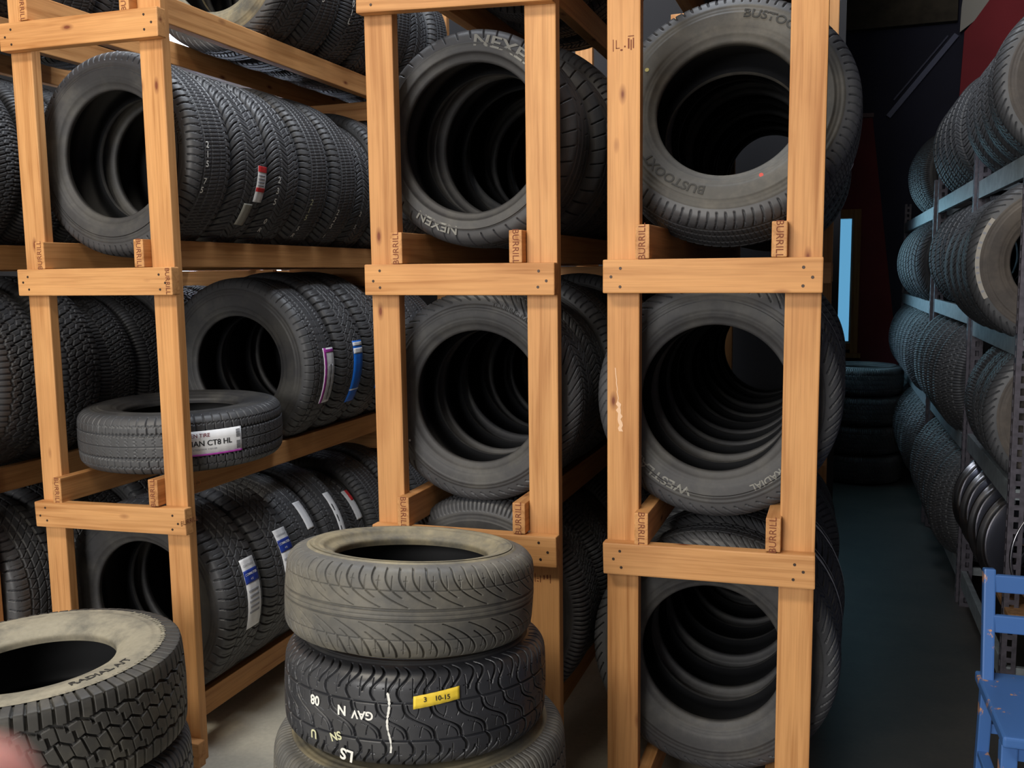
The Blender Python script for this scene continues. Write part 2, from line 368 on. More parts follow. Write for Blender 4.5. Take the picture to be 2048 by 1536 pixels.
# ------------------------------------------------------------------ wooden racks
YF=2.42
nail_me=None
def nail(parent,x,y,z):
    global nail_me
    if nail_me is None:
        bm=bmesh.new(); bmesh.ops.create_cone(bm,cap_ends=True,segments=12,radius1=.0042,radius2=.0036,depth=.0016)
        bmesh.ops.rotate(bm,verts=bm.verts,matrix=Matrix.Rotation(PI/2,3,'X')); nail_me=bpy.data.meshes.new('nail_head'); bm.to_mesh(nail_me); bm.free(); nail_me.materials.append(NAIL)
    return obj('nail_head',nail_me,parent,(x,y,z))
def stamp(parent,txt,size,loc,rot,name='ink_stamp'):
    V,F=text_data(txt,size,0,0); o=obj(name,new_mesh(name,V,F,STAMP),parent,loc,rot); return o
def rack(label,xl,xr,il,ir,levels,yend,ztop,post_r=None,stampdirs=None,topcross=True,ovR=.0,YF=2.42):
    # levels: list of (zl,zr) bottom of front crosspiece at left and right
    org=((xl+xr)/2,YF,0); r=empty('tire_rack',org); tag(r,label,'rack','timber tire racks')
    O=org; t=.038; w=.089
    # posts
    for side in (0,1):
        x0=xl+.003 if side==0 else xr-w-.003-ovR; 
        box('post',x0,x0+w,YF+t,YF+2*t,0,ztop,WOOD[2],r,.004,O)
        box('post',x0,x0+w,yend-t,yend,0,ztop,WOOD[2],r,.004,O)
    for i,(zl,zr) in enumerate(levels):
        L=xr-xl; ang=math.atan2(zr-zl,L); zc=(zl+zr)/2+w/2
        c=box('crosspiece',xl,xr,YF,YF+t,zc-w/2,zc+w/2,WOOD[0],r,.004,O,(0,-ang,0))
        for sx in (-1,1):
            for dx,dz in ((.045,.022),(.022,-.002),(.047,-.024)):
                nail(c,sx*(L/2-dx-random.uniform(0,.008)),-t/2-.0005,dz+random.uniform(-.004,.004))
        zs=zc+w/2
        for yy in (yend-2*t,4.07): box('crosspiece',xl,xr,yy,yy+t,min(zl,zr)+.0,min(zl,zr)+w,WOOD[0],r,.004,O)
        for k,x0 in enumerate((il,ir-t)):
            zz=(zl if k==0 else zr)+w+.001
            sgr=box('rail',x0,x0+t,YF+.002,yend-.03,zz,zz+w,WOOD[1],r,.003,O)
            d=(stampdirs or {}).get((i,k),1 if (i+k)%2 else -1)
            if d: stamp(sgr,'BURRILL',.026,(0,-(yend-.03-YF-.002)/2-.0008,0),(PI/2,d*PI/2,0))
    return r
A=rack('wide pine timber tire rack at the left, its right side and rails visible',-2.645,-2.005,-2.561,-2.112,[(0,-.002),(.79,.810),(1.596,1.596),(2.40,2.39)],4.74,3.35,ovR=.015)
B=rack('pine timber tire rack in the middle behind the leaning three-tire stack',-1.318,-.738,-1.233,-.831,[(.14,.14),(.815,.824),(1.593,1.590),(2.387,2.362)],4.74,2.9)
C=rack('pine timber tire rack at the right beside the dark aisle',-.604,-.046,-.517,-.133,[(.060,.060),(.822,.834),(1.595,1.593),(2.40,2.40)],4.74,2.9)
Z=rack('timber tire rack cut off by the left edge of the photo',-3.38,-2.74,-3.295,-2.84,[(0,0),(.795,.797),(1.596,1.596),(2.40,2.40)],4.74,3.35,YF=2.27)
# stamps on crosspieces of the left rack
for c in [c for c in A.children if c.name.startswith('crosspiece') and abs(c.location.y-.019)<.01]:
    if 1.5<c.location.z<1.8: stamp(c,'BURRILL',.023,(.303,-.0205,0),(PI/2,PI/2,0))
    if .7<c.location.z<1: stamp(c,'BURRILL',.023,(.3208,0,0),(PI/2,0,PI/2)); 
# ------------------------------------------------------------------ tire rows
ORD=['front','second','third','fourth','fifth','sixth','seventh','eighth','ninth','tenth','eleventh']
LV={0:'bottom shelf',1:'second shelf',2:'third shelf',3:'top shelf'}
ROWS={}
def row(rackn,lev,il,ir,zr,specs,y0=2.545,lean=1.5,gap=.004,start=0,skiptext=None):
    if rackn=='leftmost rack': y0=2.36
    a=(ir-il)/2-.038; cx=(il+ir)/2; y=y0; out=[]
    for i,sp in enumerate(specs):
        tp=sp[0] if isinstance(sp,tuple) else sp; extra=sp[1] if isinstance(sp,tuple) else {}
        R=tp.R; ln=R_(extra.get('lean',lean)); yc=y+tp.W/2*1.0+extra.get('dy',0)
        cz=zr+math.sqrt(R*R-a*a)+.002+extra.get('dz',0)
        oi=i+start
        lab=extra.get('label') or f"{tp.kind} tire, {ORD[oi]+' one' if oi==0 else ORD[oi]+' from the front'}, {LV[lev]} of the {rackn}"
        t=tire(tp,(cx+extra.get('dx',0)+random.uniform(-.004,.004),yc,cz),(-ln,R_(random.uniform(0,360)) if not extra.get('fix') else 0,0) if False else (-ln,0,0),lab,f'tires on the {LV[lev]} of the {rackn}')
        spin=extra.get('spin',None)
        if spin is None and not extra.get('fix'): spin=random.uniform(0,360)
        if spin: t.rotation_euler=(Matrix.Rotation(-ln,3,'X')@Matrix.Rotation(R_(spin),3,'Y')).to_euler()
        out.append((t,tp)); y+=tp.W+gap
    ROWS[(rackn,lev)]=out; return out
AR=(-2.561,-2.112); BR=(-1.233,-.831); CR=(-.517,-.133); ZR=(-3.295,-2.84)
F={'fix':1}
ra3=row('left rack',3,*AR,2.49+.089,[(T_DUST,{'fix':1,'label':'tire with tan dusty sidewall, front one, top shelf of the left rack'}),(T_HWY,F),(T_WIN,F),T_TOUR,T_HWY,T_TOUR,T_HWY],y0=3.14)
ra2=row('left rack',2,*AR,1.774,[(T_HWY,F),(T_TOURL,F),(T_TOURL,F),(T_HWY,F),(T_HWY,F),(T_TOUR,F),(T_HWY,F),T_HAT,T_HWY])
ra1=row('left rack',1,*AR,.980,[(T_RIB,F),(T_HAT,F),(T_HAT,F),(T_HWY,F),T_RIB,T_HWY],y0=3.17,start=1,lean=0)
ra0=row('left rack',0,*AR,.177,[(T_HAT,F),(T_HAT,F),(T_RIB,F),(T_RIB,F),(T_TOUR,F),T_HWY,T_HWY,T_HWY],y0=2.56,lean=0)
rb3=row('middle rack',3,*BR,2.562,[(T_TOUR,F),T_HWY,T_HWY,T_HWY,T_TOUR],y0=2.62)
rb2=row('middle rack',2,*BR,1.772,[(T_NEX,F),(T_NEX,{'dx':.02}),T_HWY,T_TOUR,T_HWY,T_HWY,T_TOUR,T_TOUR],y0=2.55,gap=.012)
rb1=row('middle rack',1,*BR,.998,[(T_TOUR,F),T_TOUR,T_HWY,T_TOUR,T_TOUR,T_HWY,T_TOUR,T_HWY],y0=2.55,gap=.01)
rb0=row('middle rack',0,*BR,.32,[T_WIN,T_WIN,T_TOUR,T_WIN,T_HWY,T_WIN],y0=2.55)
rc3=row('right timber rack',3,*CR,2.58,[T_HWY,T_TOUR,T_HWY,T_HWY],y0=2.85)
rc2=row('right timber rack',2,*CR,1.774,[(T_TILT,{'fix':1,'lean':19,'dy':.08,'dz':-.022,'dx':.015,'label':'grey-brown tire leaning back at the front of the right timber rack, third shelf'}),(T_TOUR,{'dy':.16}),(T_HWY,{'dy':.16}),(T_TOUR,{'dy':.16}),(T_HWY,{'dy':.16}),(T_TOUR,{'dy':.16}),(T_HWY,{'dy':.16}),(T_TOUR,{'dy':.16}),(T_HWY,{'dy':.16})],y0=2.58)
rc1=row('right timber rack',1,*CR,1.003,[(T_RC1,{'fix':1,'dz':-.006}),(T_RC1,F),(T_RC1,F),(T_HWY,F),T_TOUR,T_TOUR,T_HWY,T_TOUR,T_TOUR],y0=2.55,gap=.012)
rc0=row('right timber rack',0,*CR,.239,[(T_RC0,F),(T_RC0,F),(T_RC0B,F),T_TOUR,T_TOUR,T_HWY,T_TOUR,T_TOUR],y0=2.56,gap=.022)
rz2=row('leftmost rack',2,*ZR,1.774,[T_WIN,T_WIN,T_WIN,T_HWY,T_HWY,T_HWY])
rz1=row('leftmost rack',1,*ZR,.977,[T_BIG,T_BIG,T_WIN,T_WIN,T_BIG,T_WIN,T_WIN])
rz0=row('leftmost rack',0,*ZR,.18,[T_HAT,T_HAT,T_WIN,T_HAT])
rz3=row('leftmost rack',3,*ZR,2.58,[T_WIN,T_WIN,T_HWY,T_HWY])
# tire lying flat at the front of the left rack
flat=tire(T_RIB,(-2.305,2.80,.985+T_RIB.W/2+.002),(-PI/2+R_(1.0),R_(0),0),'commercial ribbed tire lying flat with a white CT8 HL label, on the left rack','tires on the second shelf of the left rack')
# ------------------------------------------------------------------ marks on tires
t,tp=ra2[0]
side_text(t,tp,'DESTINATION',.026,.285,20,SIDE); 
for i,ch in enumerate('2157'): tread_text(t,tp,ch,.03,3-i*5.2 if i<3 else -17,-.045+.0*i,CHALK,name='chalk_mark')
tread_text(t,tp,'5',.03,-22,-.05,CHALK)
t,tp=ra2[1]
lb=patch(t,tp,-24,-2,.02,.075,PAPER,'paper_label'); patch(t,tp,-5.5,-2,.02,.075,REDL,'label_band',lb,.0022); patch(t,tp,-17.5,-15,.02,.075,REDL,'label_band',lb,.0022)
for k in range(4): patch(t,tp,-8-k*2,-7.2-k*2,.026,.066,GREYINK,'label_print',lb,.0022,4)
fl=patch(t,tp,-40,-25.5,-.03,.02,simple('peeled_label_back',(150,150,142),.7),'peeled_label_flap',off=.006)
t,tp=ra2[2]
for i,ch in enumerate('235'): tread_text(t,tp,ch,.034,-9-i*7,-.055,CHALK)
tread_text(t,tp,'0',.03,-37,-.06,CHALK); tread_text(t,tp,'R',.03,-44,-.06,CHALK)
t,tp=ra2[3]
for i,ch in enumerate('215'): tread_text(t,tp,ch,.034,-21-i*5.5,-.03,CHALKY)
tread_text(t,tp,'5',.03,-41,-.04,CHALK); tread_text(t,tp,'R',.03,-47,-.04,CHALK)
t,tp=ra2[4]
for i,ch in enumerate('225'): tread_text(t,tp,ch,.034,-26-i*5.5,-.04,CHALK)
tread_text(t,tp,'1',.03,-46,-.04,CHALK)
t,tp=ra2[5]
for i,ch in enumerate('2 5'): tread_text(t,tp,ch,.03,-22-i*5.5,-.04,CHALK)
# upper shelf chalk
t,tp=ra3[1]
for i,ch in enumerate('0RA5'): tread_text(t,tp,ch,.036,0-i*6.2,-.05,CHALK)
tread_text(t,tp,'T',.05,2,.03,CHALK)
t,tp=ra3[2]
for i,ch in enumerate('01L'): tread_text(t,tp,ch,.036,-12-i*6.2,-.05,CHALK)
# second shelf labels
t,tp=ra1[0]
lb=patch(t,tp,-26,11,-.01,.072,PAPER,'paper_label',n=26); patch(t,tp,-26,11,-.005,.012,PURPLE,'label_stripe',lb,.0022,26); patch(t,tp,8,10,-.005,.072,PURPLE,'label_stripe',lb,.0023,4)
for k in range(3): patch(t,tp,-24,0,.026+.014*k,.032+.014*k,(GREYINK,INK,GREYINK)[k],'label_print',lb,.0022,16)
for (t,tp),th in ((ra1[1],11),(ra1[2],17)):
    lb=patch(t,tp,-32+(th-11),th,-.005,.075,BLUE,'blue_label',n=26)
    patch(t,tp,th-3.4,th-1,-.005,.075,PAPER,'label_stripe',lb,.0022,4); patch(t,tp,th-8.5,th-5.0,-.005,.075,PAPER,'label_stripe',lb,.0022,4); patch(t,tp,-23+(th-11),-22+(th-11),-.005,.075,PAPER,'label_stripe',lb,.0022,3)
t,tp=ra1[3]; patch(t,tp,-10,14,.03,.085,BLUE,'blue_label',n=20)
# bottom shelf labels
for (t,tp),th,le in ((ra0[0],24,40),(ra0[1],31,26)):
    lb=patch(t,tp,th-le,th,-.006,.074,PAPER,'paper_label',n=26); bd=patch(t,tp,th-14,th-6.5,-.006,.074,NAVY,'label_band',lb,.0022,8)
    tread_text(bd,tp,'COMMUTER',.0125,th-9,.034,PAPER,name='label_lettering',off=.0036); tread_text(bd,tp,'AT2',.009,th-12,.034,PAPER,name='label_lettering',off=.0036)
    tread_text(lb,tp,'CONTINENT',.011,th-4,.034,GREYINK,name='label_lettering',off=.003)
    for k in range(5): patch(t,tp,th-19-k*3,th-17.6-k*3,.004+.004*(k%2),.062,GREYINK,'label_print',lb,.0022,4)
t,tp=ra0[2]; patch(t,tp,24,44,.0,.05,PAPER,'paper_label',n=20)
t,tp=ra0[3]; lb=patch(t,tp,-6,42,.0,.045,PAPER,'paper_label',n=24); 
for k in range(4): patch(t,tp,4+k*8,9+k*8,.012,.018,INK,'label_print',lb,.0022,4)
t,tp=ra0[4]; lb=patch(t,tp,20,46,.02,.075,PAPER,'paper_label',n=24); patch(t,tp,36,46,.05,.075,REDL,'label_band',lb,.0022,8)
# flat tire label (faces the camera): tire axis vertical, -90 deg faces -Y
tp=T_RIB; th0,th1=-90-(-2),-57
lb=patch(flat,tp,-59,-19,-.046,.040,PAPER,'paper_label',n=30,off=.002)
patch(flat,tp,-59,-19,.034,.040,PURPLE,'label_stripe',lb,.003,30); patch(flat,tp,-59,-57.5,-.046,.040,PURPLE,'label_stripe',lb,.003,3)
def flat_text(par,tp,txt,size,th,b,mat,name='label_lettering',off=.0034,bold=.02,rot=0):
    V,F=text_data(txt,size,0,size*bold); c,s=math.cos(R_(rot)),math.sin(R_(rot))
    out=[tread_map(tp,R_(th)+(v.x*c-v.y*s)/tp.R,b-(v.x*s+v.y*c),off) for v in V]
    return obj(name,new_mesh(name,out,F,mat),par)
flat_text(lb,tp,'ROADIAN CT8 HL',.026,-42,-.002,INK); flat_text(lb,tp,'NEXEN TIRE',.018,-45,-.030,simple('label_maroon',(120,50,60),.5))
flat_text(lb,tp,'LT225/75R16  115/112R',.008,-40,.018,GREYINK)
for k in range(2):
    bc=[];Fc=[]
    for q in range(7):
        n0=len(bc); b0=-.038+k*.040+q*.0042
        for (a_,b_) in ((-22.4,b0),(-20,b0),(-20,b0+.0024),(-22.4,b0+.0024)): bc.append(tread_map(tp,R_(a_),b_,.0034))
        Fc.append((n0,n0+1,n0+2,n0+3))
    obj('barcode',new_mesh('barcode',bc,Fc,INK),lb)
# sidewall lettering and dots
t,tp=rb2[0]
side_text(t,tp,'NEXEN',.046,.270,63,RAISED,spread=1.5); side_text(t,tp,'NEXEN',.036,.270,-113,RAISED,spread=1.2)
t,tp=rb1[0]; side_text(t,tp,'TOURING RADIAL',.02,.282,62,SIDE)
t,tp=rb3[0]; side_text(t,tp,'SELECT',.034,.27,-72,RAISED,inward=True)
t,tp=rc2[0]; side_text(t,tp,'BUSTOOXT',.036,.255,-124,RAISEDK,spread=1.1); side_text(t,tp,'BUSTOOXT',.036,.275,62,RAISEDK,spread=1.1)
t,tp=rc1[0]; side_text(t,tp,'WESTLAKE',.034,.268,-126,RAISED,spread=1.3); side_text(t,tp,'RADIAL',.026,.262,-56,RAISED,spread=1.1)
t,tp=ra3[0]; 
def dot(t,tp,r,ang,mat,size=.006):
    bm=bmesh.new(); bmesh.ops.create_circle(bm,cap_ends=True,segments=14,radius=size,matrix=Matrix.Translation((r*math.cos(R_(ang)),-(tp.side_x(r)+.002),r*math.sin(R_(ang))))@Matrix.Rotation(PI/2,4,'X'))
    me=bpy.data.meshes.new('paint_dot'); bm.to_mesh(me); bm.free(); me.materials.append(mat); obj('paint_dot',me,t)
RDOT=simple('red_paint_dot',(190,70,60),.6); YDOT=simple('yellow_paint_dot',(170,160,90),.6); WD_=simple('white_paint_dot',(205,205,205),.6)
dot(*rc2[0],.235,-65,RDOT); dot(*rc2[0],.262,152,YDOT); dot(*rb1[0],.258,-147,WD_,.0035); dot(*rc0[0],.30,-138,WD_,.0035)
def liner_tag(t,tp,ang,y,size=(.022,.006)):
    a=R_(ang); r=tp.R-.0205; V=[]
    for dx,dy in ((-1,-1),(1,-1),(1,1),(-1,1)):
        th=a+dx*size[1]/r; V.append((r*math.cos(th),y+dy*size[0]/2,r*math.sin(th)))
    obj('liner_tag',new_mesh('liner_tag',V,[(0,1,2,3)],PAPER),t)
liner_tag(flat,T_RIB,100,.0,(.006,.020)); liner_tag(*rc1[0],186,-.0)
# long white chalk strokes on the aisle side of the right rack's tires
def stroke(t,tp,th0,th1,b0,b1,w=.028,name='chalk_line',n=24):
    V=[];F=[]
    for i in range(n+1):
        f=i/n;th=R_(th0+(th1-th0)*f);b=b0+(b1-b0)*f+.002*math.sin(i*1.7);ww=w*(.6+.4*abs(math.sin(i*2.3)))
        V+= [tread_map(tp,th,b-ww/2,.0012),tread_map(tp,th,b+ww/2,.0012)]
    for i in range(n): F.append((2*i,2*i+1,2*i+3,2*i+2))
    obj(name,new_mesh(name,V,F,CHALK),t)
for (t,tp),q in ((rc0[1],(2,66,.0)),(rc0[2],(8,70,.01)),(rc0[3],(0,74,.02)),(rc1[1],(14,52,.03)),(rc1[2],(5,58,.0)),(rc1[3],(0,60,.01))):
    sp=t.rotation_euler.copy(); 
    t.rotation_euler=(R_(-1),0,0); stroke(t,tp,q[0],q[1],q[2],q[2]-.015); stroke(t,tp,q[0]+20,q[1]+14,q[2]+.05,q[2]+.04,.014)
# ------------------------------------------------------------------ tire stacks in front
def flat_tire(tp,x,y,zc,tx,ty,label,group,spin=0):
    # tx,ty tilt (deg) about world X and Y
    m=Matrix.Rotation(R_(tx),3,'X')@Matrix.Rotation(R_(ty),3,'Y')@Matrix.Rotation(R_(spin),3,'Z')@Matrix.Rotation(-PI/2,3,'X')
    t=tire(tp,(x,y,zc),m.to_euler(),label,group); return t
G1='tires stacked in front of the middle rack'; G2='tires stacked in front of the left rack'
s1=flat_tire(T_DIR,-.925,1.875,.935,-7.2,0.5,'worn dusty tire with swept grooves topping the stack before the middle rack',G1)
s2=flat_tire(T_SCU,-.925,1.895,.717,-5,-0.5,'glossy dark tire with yellow tape and white scrawl, second down in the front stack',G1)
s3=flat_tire(T_ST3,-.92,1.90,.497,-1.5,-.5,'dusty chunky tire under the taped tire, third down in the front stack',G1)
s4=flat_tire(T_STK,-.92,1.88,.31,0,0,'dark tire below the photo edge, fourth down in the front stack',G1)
s5=flat_tire(T_STK,-.91,1.87,.112,0,0,'dark tire on the floor at the foot of the front stack',G1)
l1=flat_tire(T_HAT2,-1.995,1.785,.54,0,-1.5,'dusty used all-terrain tire topping the stack at the bottom left corner',G2)
l2=flat_tire(T_BIG,-1.99,1.80,.283,0,0,'black all-terrain tire below the dusty one in the bottom left stack',G2,30)
l3=flat_tire(T_WIN,-2.0,1.80,.095,0,0,'black tire on the floor under the bottom left stack',G2,10)
side_text(l1,T_HAT2,'RADIAL A/T',.03,.290,-10,RAISEDK,inward=True,spread=1.1)
FM=simple('faint_marking',(128,123,108),.8)
for k in range(46):
    th=R_(-35+k*2.6); rr_=.326
    if k%5==4: continue
    P_=[(rr_-.006,th-.012),(rr_+.007,th-.014),(rr_+.007,th+.009),(rr_-.006,th+.011)]
    obj('size_marking',new_mesh('size_marking',[(q*math.cos(w_),-(T_HAT2.side_x(q)+.0016),q*math.sin(w_)) for q,w_ in P_],[(0,1,2,3)],FM),l1)
# tape, chalk on second tire
tp=T_SCU
tapeM=simple('yellow_tape',(232,200,60),.55,noise=.06)
tape=patch(s2,tp,-66,-48,-.062,-.036,tapeM,'yellow_tape',n=16,off=.002); 
for v in tape.data.vertices:
    a_=math.degrees(math.atan2(v.co.z,v.co.x)); v.co.y-=(a_+57)*.00085
flat_text(tape,tp,'3    10-15',.014,-57,-.049,INK,name='tape_writing',off=.0036,rot=3)
for txt,sz,th,b,m_,ro in (('08',.028,-109,-.022,CHALK,180),('N',.028,-95,-.016,CHALK,180),('GAV',.024,-86,-.012,CHALK,180),('U',.026,-110,.052,CHALKY,180),('SN',.024,-98,.042,CHALKY,200),('LS',.034,-93,.077,CHALK,170)):
    flat_text(s2,tp,txt,sz,th,b,m_,name='chalk_mark',off=.0014,rot=ro,bold=.03)
def drip(t,tp,th,bs,w):
    V=[];F=[];n=len(bs)
    for i,(b,d,ww) in enumerate(bs):
        V+=[tread_map(tp,R_(th)+(d-ww)/tp.R,b,.0014),tread_map(tp,R_(th)+(d+ww)/tp.R,b,.0014)]
    for i in range(n-1):
        if bs[i][2]>.0008 or bs[i+1][2]>.0008: F.append((2*i,2*i+1,2*i+3,2*i+2))
    obj('white_paint_line',new_mesh('white_paint_line',V,F,CHALK),t)
bs=[]
for i in range(34):
    f=i/33; bs.append((-.062+.125*f,.003*math.sin(f*9)+.006*f,.0026*(1 if i%7 else .3)*(1-.3*f)*(.7+.5*abs(math.sin(i*1.3)))))
drip(s2,tp,-76,bs,.003)
# ------------------------------------------------------------------ right-hand steel shelving
def perf_post(name,x,y,z0,z1,parent,org,w=.048,mat=POSTM):
    # L angle with a row of slots in each flange
    V=[];F=[]
    def quad(a,b,c,d):
        n=len(V); V.extend([a,b,c,d]); F.append((n,n+1,n+2,n+3))
    P=.045; n=int((z1-z0)/P)
    for fl in (0,1):
        def pt(u,z): return (x+u-org[0],y-org[1],z-org[2]) if fl==0 else (x-org[0],y+u-org[1],z-org[2])
        quad(pt(0,z0),pt(w*.33,z0),pt(w*.33,z1),pt(0,z1)); quad(pt(w*.67,z0),pt(w,z0),pt(w,z1),pt(w*.67,z1))
        for i in range(n+1):
            a=z0+i*P; b=min(a+P*.42,z1); quad(pt(w*.33,a),pt(w*.67,a),pt(w*.67,b),pt(w*.33,b))
    me=new_mesh(name,V,F,mat); o=obj(name,me,parent); s=o.modifiers.new('t','SOLIDIFY'); s.thickness=.0025; return o
def shelf_unit(label,p0,p1,levels,h,depth=.40):
    org=(p0[0],p0[1],0); r=empty('steel_shelf',org); tag(r,label,'shelf','steel tire shelving on the right')
    for (x,y) in (p0,p1,(p0[0]+depth,p0[1]),(p1[0]+depth,p1[1]-.04)): perf_post('upright',x,y,0,h,r,org)
    for z in levels:
        for dx in (0,depth-.03): bar('beam',(p0[0]+dx+.012,p0[1]+.03,z),(p1[0]+dx+.012,p1[1],z),.025,.08,STEEL,r,.002,org=org)
        bar('cross_brace',(p0[0]+.01,p0[1]+.02,z),(p0[0]+depth,p0[1]+.02,z),.02,.04,STEEL,r,.001,org=org)
    return r
U1=shelf_unit('nearest slotted steel shelf unit at the right edge',(.60,3.74),(.585,4.86),[.14,.82,1.37,2.01],2.35)
U2=shelf_unit('middle slotted steel shelf unit on the right of the aisle',(.575,4.92),(.545,6.36),[.16,.80,1.42,2.03],2.3)
U3=shelf_unit('far slotted steel shelf unit on the right of the aisle',(.53,6.46),(.49,8.75),[.2,.80,1.40,2.0],2.2)
def srow(unit,x0,y0,zb,specs,lev,turn=0,gap=.012,dxx=0):
    a=.172; y=y0; out=[]
    for i,tp in enumerate(specs):
        R=tp.R; st=(tp.W+gap)/math.cos(R_(turn)); cz=zb+.04+math.sqrt(R*R-a*a)+.002; x=x0+.012+.185-.012*(y-y0)+dxx
        m=Matrix.Rotation(R_(turn),3,'Z')@Matrix.Rotation(R_(random.uniform(0,360)),3,'Y')
        t=tire(tp,(x,y+st/2+(.12 if turn else 0),cz),m.to_euler(),f"{tp.kind} tire, {ORD[i]+' one' if i==0 else ORD[i]+' from the front'}, {lev} of the {unit}",f'tires on the {lev} of the {unit}')
        out.append((t,tp)); y+=st
    return out
T_BRN=TType(.312,.215,.165,p_tour,'brownish-grey',ms=rubber('brown_grey_sidewall',(78,72,68),(98,90,82),.4,rough=.7))
u1c=srow('near steel shelf',.60,3.78,1.37,[T_BRN,T_TOURS,T_TOURS,T_TOURS],'third shelf',dxx=-.06)
u1d=srow('near steel shelf',.60,3.76,2.01,[T_BRN,T_TOURS,T_TOURS,T_TOURS],'top shelf')
u1b=srow('near steel shelf',.60,3.78,.80,[T_BRN,T_TOURS,T_WINS],'second shelf',dxx=.02)
u2c=srow('middle steel shelf',.575,4.98,1.42,[T_TOURS]*4,'third shelf',turn=25)
u2b=srow('middle steel shelf',.575,4.92,.80,[T_WINS]*5,'second shelf',turn=38,dxx=-.05)
u2a=srow('middle steel shelf',.575,4.92,.16,[T_WINS]*5,'bottom shelf',turn=38,dxx=-.05)
u2d=srow('middle steel shelf',.575,4.98,2.03,[T_TOURS]*4,'top shelf',turn=25)
u3a=srow('far steel shelf',.53,6.55,.2,[T_WINS]*7,'bottom shelf',turn=38,dxx=-.05)
u3b=srow('far steel shelf',.53,6.55,.80,[T_WINS]*7,'second shelf',turn=38,dxx=-.05)
u3c=srow('far steel shelf',.53,6.55,1.40,[T_TOURS]*5,'third shelf',turn=25,dxx=-.03)
u3d=srow('far steel shelf',.53,6.9,2.0,[T_WINS]*2,'top shelf',turn=25)
# paper strip on the sidewall of the brown-grey tire
t,tp=u1c[0]; t.rotation_euler=(0,0,0)
V=[];Fq=[]
for i in range(31):
    th=R_(146+i*2.1)
    for r in (.268,.283): V.append((r*math.cos(th),-(tp.side_x(r)+.002),r*math.sin(th)))
for i in range(30): Fq.append((2*i,2*i+1,2*i+3,2*i+2))
obj('paper_strip',new_mesh('paper_strip',V,Fq,simple('dull_paper',(176,170,160),.7)),t)
for i in range(9):
    th=R_(150+i*6.3+(i%3)); V=[((.270+.011*a)*math.cos(th+R_(1.6)*b),-(tp.side_x(.276)+.0026),(.270+.011*a)*math.sin(th+R_(1.6)*b)) for a,b in ((0,0),(1,0),(1,1),(0,1))]
    obj('strip_print',new_mesh('strip_print',V,[(0,1,2,3)],GREYINK),t)
# white disc behind / card
# alloy wheels on the low shelf
def wheel_prof():
    r,w=.20,.10
    return [(r+.012,-w),(r+.014,-w+.006),(r+.004,-w+.012),(r-.004,-w+.03),(r-.028,-w+.05),(r-.028,w-.05),(r-.004,w-.02),(r+.012,w-.006),(r+.012,w)]
def lathe_me(name,prof,mat,n=64):
    V=[];F=[];m=len(prof)
    for i in range(n):
        t=2*PI*i/n
        for r,y in prof: V.append((r*math.cos(t),y,r*math.sin(t)))
    for i in range(n):
        for j in range(m-1): F.append((i*m+j,i*m+j+1,((i+1)%n)*m+j+1,((i+1)%n)*m+j))
    me=new_mesh(name,V,F,mat,True); return me
WP=wheel_prof(); barrel=lathe_me('barrel',WP[2:],ALLOYD); lip=lathe_me('rim_lip',[(.19,-.07),(.196,-.086)]+WP[:3]+[(.206,-.08),(.198,-.066)],CHROME); lip2=lathe_me('rim_lip',[(.19,.07),(.196,.08),(.212,.094),(.214,.10),(.205,.10),(.198,.07)],CHROME)
hub=lathe_me('hub',[(0.001,-.05),(.03,-.052),(.045,-.045),(.06,-.03),(.06,0)],CHROME,32)
sp_me=None
def wheel(loc,rot,label):
    global sp_me
    t=empty('alloy_wheel',loc,rot); tag(t,label,'wheel','alloy wheels on the low shelf of the near steel shelf')
    obj('barrel',barrel,t); obj('rim_lip',lip,t); obj('rim_lip',lip2,t); obj('hub',hub,t)
    if sp_me is None: sp_me=box_me('spoke',.15,.022,.03,CHROME,.006)
    for k in range(5):
        a=k*2*PI/5+.3; obj('spoke',sp_me,t,(.115*math.cos(a),-.045,.115*math.sin(a)),(0,-a,0))
    return t
for i in range(4):
    wheel((.75-.004*i,3.90+i*.24,.59),(0,0,R_(28)),f"chrome alloy wheel standing {['nearest the slotted post','second from the slotted post','third from the slotted post','farthest back'][i]} on the low right shelf")
box('shelf_board',.60,.93,3.66,4.88,.375,.395,WOODOLD,None,.002); sb=[o for o in COL.objects if o.name=='shelf_board'][0]; tag(sb,'worn plywood shelf board under the chrome alloy wheels','board')
# black tire stack at the far end of the aisle
T_FAR=TType(.315,.225,.2,p_win,'black')
for k in range(4):
    flat_tire(T_FAR,.16+.006*(-1)**k,7.75,.1135+k*.227,0,0,f"black tire in the dark stack under the window, {['on the floor','second up','third up','topmost'][k]}",'tires stacked under the far window')
